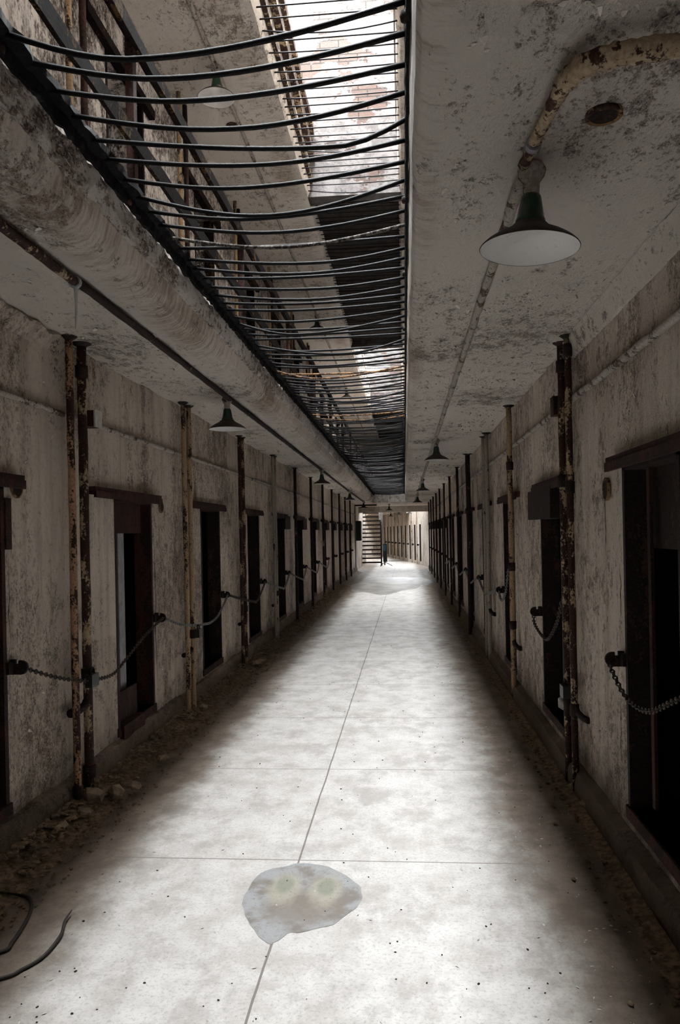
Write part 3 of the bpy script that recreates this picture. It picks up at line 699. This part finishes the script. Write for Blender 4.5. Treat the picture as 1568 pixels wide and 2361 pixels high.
for i in range(420):
    if rng.random()<.6: x=XR-.12-abs(rng.gauss(0,.28)); y=2.5+rng.random()**1.5*9
    else: x=rng.uniform(-1.7,.9); y=2.4+rng.random()**1.6*14
    a=rng.uniform(0,6.28); L=rng.uniform(.003,.012); c=Vector((x,y,.0015)); d=Vector((math.cos(a)*L,math.sin(a)*L,0)); e=Vector((-d.y*.6,d.x*.6,rng.uniform(.001,.005)))
    m.quad([c-d,c+e*.6,c+d,c-e*.5+Vector((0,0,.004))])
tag(m.build('paint_chips',M['chip']),'white paint chips scattered over the concrete floor','paint chips',None,'stuff')
m=MB()
for i in range(260):
    x=rng.uniform(-1.6,.8); y=2.4+rng.random()**1.6*9; rock(m,(x,y,.002),rng.uniform(.002,.006),i)
tag(m.build('grit',M['iron']),'dark grit scattered over the bright floor','grit',None,'stuff')
# water stain
out=[(-.739,3.325),(-.711,3.532),(-.6,3.616),(-.543,3.656),(-.456,3.645),(-.3,3.526),(-.22,3.359),(-.224,3.261),(-.304,3.111),(-.436,3.02),(-.496,3.011),(-.53,2.951),(-.559,2.918),(-.605,2.98),(-.685,3.111),(-.727,3.22)]
pts=[]
for i in range(len(out)):
    p0,p1,p2,p3=[Vector((*out[(i+j)%len(out)],0)) for j in (-1,0,1,2)]
    for k in range(6):
        u=k/6; q=.5*((2*p1)+(-p0+p2)*u+(2*p0-5*p1+4*p2-p3)*u*u+(-p0+3*p1-3*p2+p3)*u**3)
        q+=noise.noise_vector(q*14)*.014; pts.append(q)
m=MB(); cx,cy=-.5,3.33; N=len(pts)
m.v=[(0,0,.0016)]+[(p.x-cx,p.y-cy,.0014) for p in pts]
for i in range(N): m.f.append((0,1+i,1+(i+1)%N)); m.sm.append(True)
tag(m.build('damp_stain',M['stain'],None,(cx,cy,0)),'damp grey stain with two greenish spots on the floor joint','stain')
def wetpatch(cx,cy,rx,ry,lab):
    m=MB(); m.v=[(0,0,.002)]; N=48
    for i in range(N):
        a=2*PI*i/N; k=1+.45*noise.noise(Vector((math.cos(a)*1.6,math.sin(a)*1.6,cx*3+cy))); m.v.append((rx*k*math.cos(a),ry*k*math.sin(a),.0015))
    for i in range(N): m.f.append((0,1+i,1+(i+1)%N)); m.sm.append(True)
    tag(m.build('wet_patch',M['wet'],None,(cx,cy,0)),lab,'puddle','wet patches on the far floor')
wetpatch(-.65,23.5,1.05,3.2,'wide dark wet patch across the far floor')
wetpatch(.45,24.5,.4,2.0,'smaller wet patch on the right of the far floor')
wetpatch(-.3,42.0,1.0,1.0,'wet strip on the floor beyond the iron stair')
def cable(pts,r,lab):
    m=MB(); P=[Vector(p) for p in pts]; S=[]
    for i in range(len(P)-1):
        p0=P[max(i-1,0)];p1=P[i];p2=P[i+1];p3=P[min(i+2,len(P)-1)]
        for k in range(8):
            u=k/8; S.append(.5*((2*p1)+(-p0+p2)*u+(2*p0-5*p1+4*p2-p3)*u*u+(-p0+3*p1-3*p2+p3)*u**3))
    S.append(P[-1]); nS=len(S); m.tube(S,[r*min(1,.25+(nS-1-i)/12) for i in range(nS)],8); tag(m.build('cable',M['wire']),lab,'cable')
cable([(-1.75,2.52,.012),(-1.495,2.637,.009),(-1.444,2.695,.009),(-1.404,2.783,.010),(-1.401,2.923,.016),(-1.429,3.023,.022),(-1.439,3.112,.024)],.0065,'loose dark cable end curling on the floor in the lower left corner')
cable([(-1.8,2.72,.01),(-1.588,2.804,.009),(-1.578,2.882,.009),(-1.61,3.068,.012),(-1.653,3.178,.014),(-1.71,3.242,.012),(-1.841,3.261,.02)],.008,'looped dark cable by the left wall beside the loose cable end')
# ------------------------------------------------------------------ curled paint flakes
def flake(m,c,nrm,s,rng):
    n=Vector(nrm); a=n.cross(Vector((rng.uniform(-1,1),rng.uniform(-1,1),rng.uniform(-1,1)))).normalized(); b=n.cross(a)
    c=Vector(c); w=s*rng.uniform(.4,.9); l=s
    k=len(m.v); lift=rng.uniform(.2,.8)*s
    m.v+= [tuple(c-a*w*.5),tuple(c+a*w*.5),tuple(c+a*w*.45+b*l*.6+n*lift*.35),tuple(c-a*w*.35+b*l*.55+n*lift*.4),tuple(c+a*w*.1+b*l*.95+n*lift)]
    m.f+= [(k,k+1,k+2,k+3),(k+3,k+2,k+4)]; m.sm+=[False,False]
def cluster(p): return noise.noise(Vector(p)*1.7)+.5*noise.noise(Vector(p)*5.1)
for (xa,xb,num,lab) in ((.12,XR-.06,2900,'curled paint flakes peeling off the right ceiling'),(XL+.08,-1.34,1700,'curled paint flakes peeling off the left ceiling')):
    m=MB(); cnt=0
    while cnt<num:
        y=1.5+rng.random()**1.5*22; x=rng.uniform(xa,xb)
        if cluster((x,y,2))<.12: continue
        flake(m,(x,y,ZC-.001),(0,0,-1),(.005+.02*rng.random()**2)*(1+.05*y),rng); cnt+=1
    tag(m.build('paint_flakes',M['flake']),lab,'paint flakes',None,'stuff')
for (sd,lab) in ((-1,'curled paint flakes peeling off the left wall'),(1,'curled paint flakes peeling off the right wall')):
    m=MB(); cnt=0; ds=LY0 if sd<0 else RY0
    while cnt<2400:
        y=2.4+rng.random()**1.5*20; z=rng.uniform(.25,2.62)
        if cluster((5 if sd<0 else 9,y,z))<.12: continue
        if z<1.98 and any(d-.03<y<d+DW+.03 for d in ds): continue
        flake(m,(XL+.001 if sd<0 else XR-.001,y,z),(-sd,0,0),(.004+.016*rng.random()**2)*(1+.03*y),rng); cnt+=1
    tag(m.build('paint_flakes',M['flake']),lab,'paint flakes',None,'stuff')
# ------------------------------------------------------------------ far end: stair hall and the next block
mb=MB(); mb.box(-2.25,-2.05,Y_END,40.0,0,5.2); struct(mb.build('wall_hall_left',M['limewash']),'bright limewashed wall left of the iron stair')
mb=MB(); mb.box(-4.8,-2.05,Y_END-.02,Y_END+.2,0,ZC+.1); struct(mb.build('wall_hall_return',M['wall']))
mb=MB(); mb.box(-4.8,4.2,34.4,34.6,ZT+.1,ZU+.6); struct(mb.build('wall_hall_head',M['limewash']))
# hall roof with its own light slot
mb=MB(); mb.box(-2.3,-1.95,34.4,41,5.0,5.3); mb.box(-1.1,4.2,34.4,41,5.0,5.3); mb.box(-2.3,4.2,39.0,41,5.0,5.3); mb.box(-2.3,-.9,34.4,36.6,5.0,5.3)
struct(mb.build('ceiling.008',M['ceil']))
# next cell block, turned a few degrees
FB=empty('trim_20',(.95,35.6,0)); FB.rotation_euler=(0,0,math.radians(8.1)); struct(FB,'cell block beyond the stair hall, turned to the left')
FD=[1.2+1.66*k for k in range(12)]
fw=MB(); y=-2.2
for d in FD:
    fw.box(0,.012,y,d,0,ZC+.1); fw.box(0,.012,d,d+.5,1.95,ZC+.1); fw.box(0,.012,d,d+.5,0,.15); y=d+.5
fw.box(0,.012,y,24,0,ZC+.1); struct(fw.build('wall_far_right',M['limewash'],FB))
fw=MB(); fw.box(.012,.3,-2,24,0,ZC+.1); struct(fw.build('wall_far_shade',M['void'],FB))  # flat near-black sheet stands in for the darkness of the far doorways
fw=MB(); fw.box(-3.4,-3.1,4.5,24,0,ZC+.1); struct(fw.build('wall_far_left',M['limewash'],FB))
fw=MB(); fw.box(-4.5,.4,17.0,17.3,0,4.0); struct(fw.build('wall_far_end',M['limewash'],FB))
fw=MB(); fw.box(-1.2,.4,4.6,24,ZC,ZC+.25); fw.box(-4,-2.1,4.6,24,ZC,ZC+.25); fw.box(-2.1,-1.2,4.6,6.0,ZC,ZC+.25); struct(fw.build('ceiling.009',M['ceil'],FB))
fw=MB(); fw.box(-1.35,-1.15,4.6,24,ZC+.2,4.6); fw.box(-2.15,-1.95,4.6,24,ZC+.2,4.6); struct(fw.build('trim_21',M['limewash'],FB))
for k,d in enumerate(FD[:9]):
    vy=d+.85
    p=Matrix.Rotation(math.radians(8.1),3,'Z')@Vector((-.07,vy,0))+Vector((.95,35.6,0))
    vpipe(p.x,p.y,.018,'pipe_cream','%s thin pipe along the turned far wall beyond the stair'%ORD[k],'pipes along the far wall',ZC,0,collar=False)
    p=Matrix.Rotation(math.radians(8.1),3,'Z')@Vector((-.04,d+.5,.0))+Vector((.95,35.6,0))
    mm=MB(); mm.box(-.1,.02,-.02,.02,-.04,.04); tag(mm.build('lock_hasp',M['iron'],None,(p.x,p.y,.95)),'%s dark iron hasp at the doorways of the turned far wall'%ORD[k],'hasp','hasps on the far wall')
for k,(u,v) in enumerate(((-.55,1.2),(-.55,4.9),(-.55,8.4),(-.9,11.5))):
    p=Matrix.Rotation(math.radians(8.1),3,'Z')@Vector((u,v,0))+Vector((.95,35.6,0)); lamp(p.x,p.y,2.5 ,'small dark pendant lamp beyond the pale beam, %s in that far row'%ORD[k],'pendant lamps in the far block')
# iron stair
t=empty('iron_stair',(-1.62,36.2,0)); tag(t,'open dark iron staircase rising at the far end of the corridor','stair')
dz,dy=.2,.115
for sx in (-.49,.49):
    m=MB(); m.obox((sx,dy*7.5,1.5),(.035,0,0),Vector((0,dy,dz)).normalized()*1.78,Vector((0,-dz,dy)).normalized()*.07); m.build('stringer',M['iron'],t)
for k in range(14):
    m=MB(); m.box(-.47,.47,dy*(k+1)-.10,dy*(k+1)+.10,dz*(k+1)-.07,dz*(k+1)); m.build('tread',M['iron'],t)
m=MB(); m.obox((.49,.03,1.05),(.03,0,0),(0,.03,0),(0,0,1.05)); m.build('newel_post',M['iron'],t)
m=MB(); m.tube([(.5,-.05,.95),(.5,.9,2.6)],.022,8); m.build('handrail',M['iron'],t)
m=MB(); m.box(.36,.55,1.2,1.3,2.0,2.75); m.build('guard_plate',M['pale'],t)
# information stand by the stair foot
t=empty('sign_stand',(-.96,35.75,0)); tag(t,'thin post stand with splayed feet and blue panel at the stair foot','stand')
m=MB(); m.tube([(0,0,.05),(0,0,1.05)],.03,8); m.build('post',M['canvas'],t)
m=MB(); m.box(-.06,.06,-.05,-.03,.72,1.02); m.build('panel',M['blue'],t)
m=MB(); m.box(-.07,.12,-.04,.0,.2,1.05); m.build('board',M['canvas'],t)
for a in (.2,2.2,4.1):
    m=MB(); m.tube([(0,0,.2),(math.cos(a)*.36,math.sin(a)*.36,.01)],.016,6); m.build('foot',M['iron'],t)
# trestle with leaning board far behind
t=empty('trestle',(-.5,46.5,0)); tag(t,'pale wooden trestle standing in the far corridor','trestle')
for (x0,x1) in ((-.27,-.22),(.22,.27)):
    for s in (-1,1):
        m=MB(); m.tube([(x0,s*.05,.76),(x1,s*.22,0)],.025,6); m.build('leg',M['wood'],t)
m=MB(); m.box(-.3,.3,-.06,.06,.74,.80); m.build('top_rail',M['wood'],t)
m=MB(); m.box(-.26,.26,-.02,.02,.18,.23); m.build('stretcher',M['wood'],t)
m=MB(); m.obox((-.35,48,.95),(.06,0,0),(0,.02,0),(.14,.1,.95)); tag(m.build('leaning_board',M['chip']),'pale board leaning behind the trestle in the far corridor','board')
# metal cabinet on the bright wall
t=empty('metal_cabinet',(-2.05,32.3,1.68)); tag(t,'dark metal cabinet on the bright wall before the stair','cabinet')
m=MB(); m.box(0,.20,-.3,.3,-.42,.42); m.build('body',M['canvas'],t); m=MB(); m.box(.20,.215,-.29,.29,-.41,.41); m.build('door',M['canvas'],t)
# dark frame pipe round the end of the block
m=MB(); m.tube([(-2.0,30.6,0),(-2.0,30.6,2.66),(-1.98,30.6,2.70),(-1.1,30.6,2.70)],.03,8); tag(m.build('end_pipe',M['pipe_dark']),'dark pipe bent over the end of the left wall below the far ceiling','pipe')
# ------------------------------------------------------------------ light
w=bpy.data.worlds.new('sky'); sc.world=w; w.use_nodes=True
bg=w.node_tree.nodes['Background']; bg.inputs[0].default_value=(.93,.97,1.0,1); bg.inputs[1].default_value=4.0
def portal(x0,x1,y0,y1,z):
    l=bpy.data.lights.new('sky_portal','AREA'); l.shape='RECTANGLE'; l.size=x1-x0; l.size_y=y1-y0; l.cycles.is_portal=True
    o=bpy.data.objects.new('sky_portal',l); COL.objects.link(o); o.location=((x0+x1)/2,(y0+y1)/2,z)
for a,b in SK: portal(-1.4,-.15,a,b,ZR+.02)
portal(-1.95,-1.1,36.6,39.0,5.02)
p=Matrix.Rotation(math.radians(8.1),3,'Z')@Vector((-1.65,13,0))+Vector((.95,35.6,0))
l=bpy.data.lights.new('sky_portal','AREA'); l.shape='RECTANGLE'; l.size=.8; l.size_y=18; l.cycles.is_portal=True
o=bpy.data.objects.new('sky_portal',l); COL.objects.link(o); o.location=(p.x,p.y,4.6); o.rotation_euler=(0,0,math.radians(8.1))
# ------------------------------------------------------------------ camera
cam=bpy.data.cameras.new('camera'); co=bpy.data.objects.new('camera',cam); COL.objects.link(co); sc.camera=co
cam.sensor_fit='VERTICAL'; cam.sensor_height=36; cam.lens=36*1750/2361; cam.shift_y=48.5/2361; cam.clip_start=.05; cam.clip_end=200
R=Matrix.Rotation(math.radians(4.8676),4,'Z')@Matrix.Rotation(PI/2,4,'X')@Matrix.Rotation(math.radians(-1.15),4,'Z')
co.matrix_world=Matrix.Translation((0,0,1.6))@R
vs=sc.view_settings; vs.view_transform='Standard'; vs.look='None'; vs.gamma=1; vs.exposure=3.95; vs.use_curve_mapping=False
sc.cycles.max_bounces=10; sc.cycles.diffuse_bounces=7
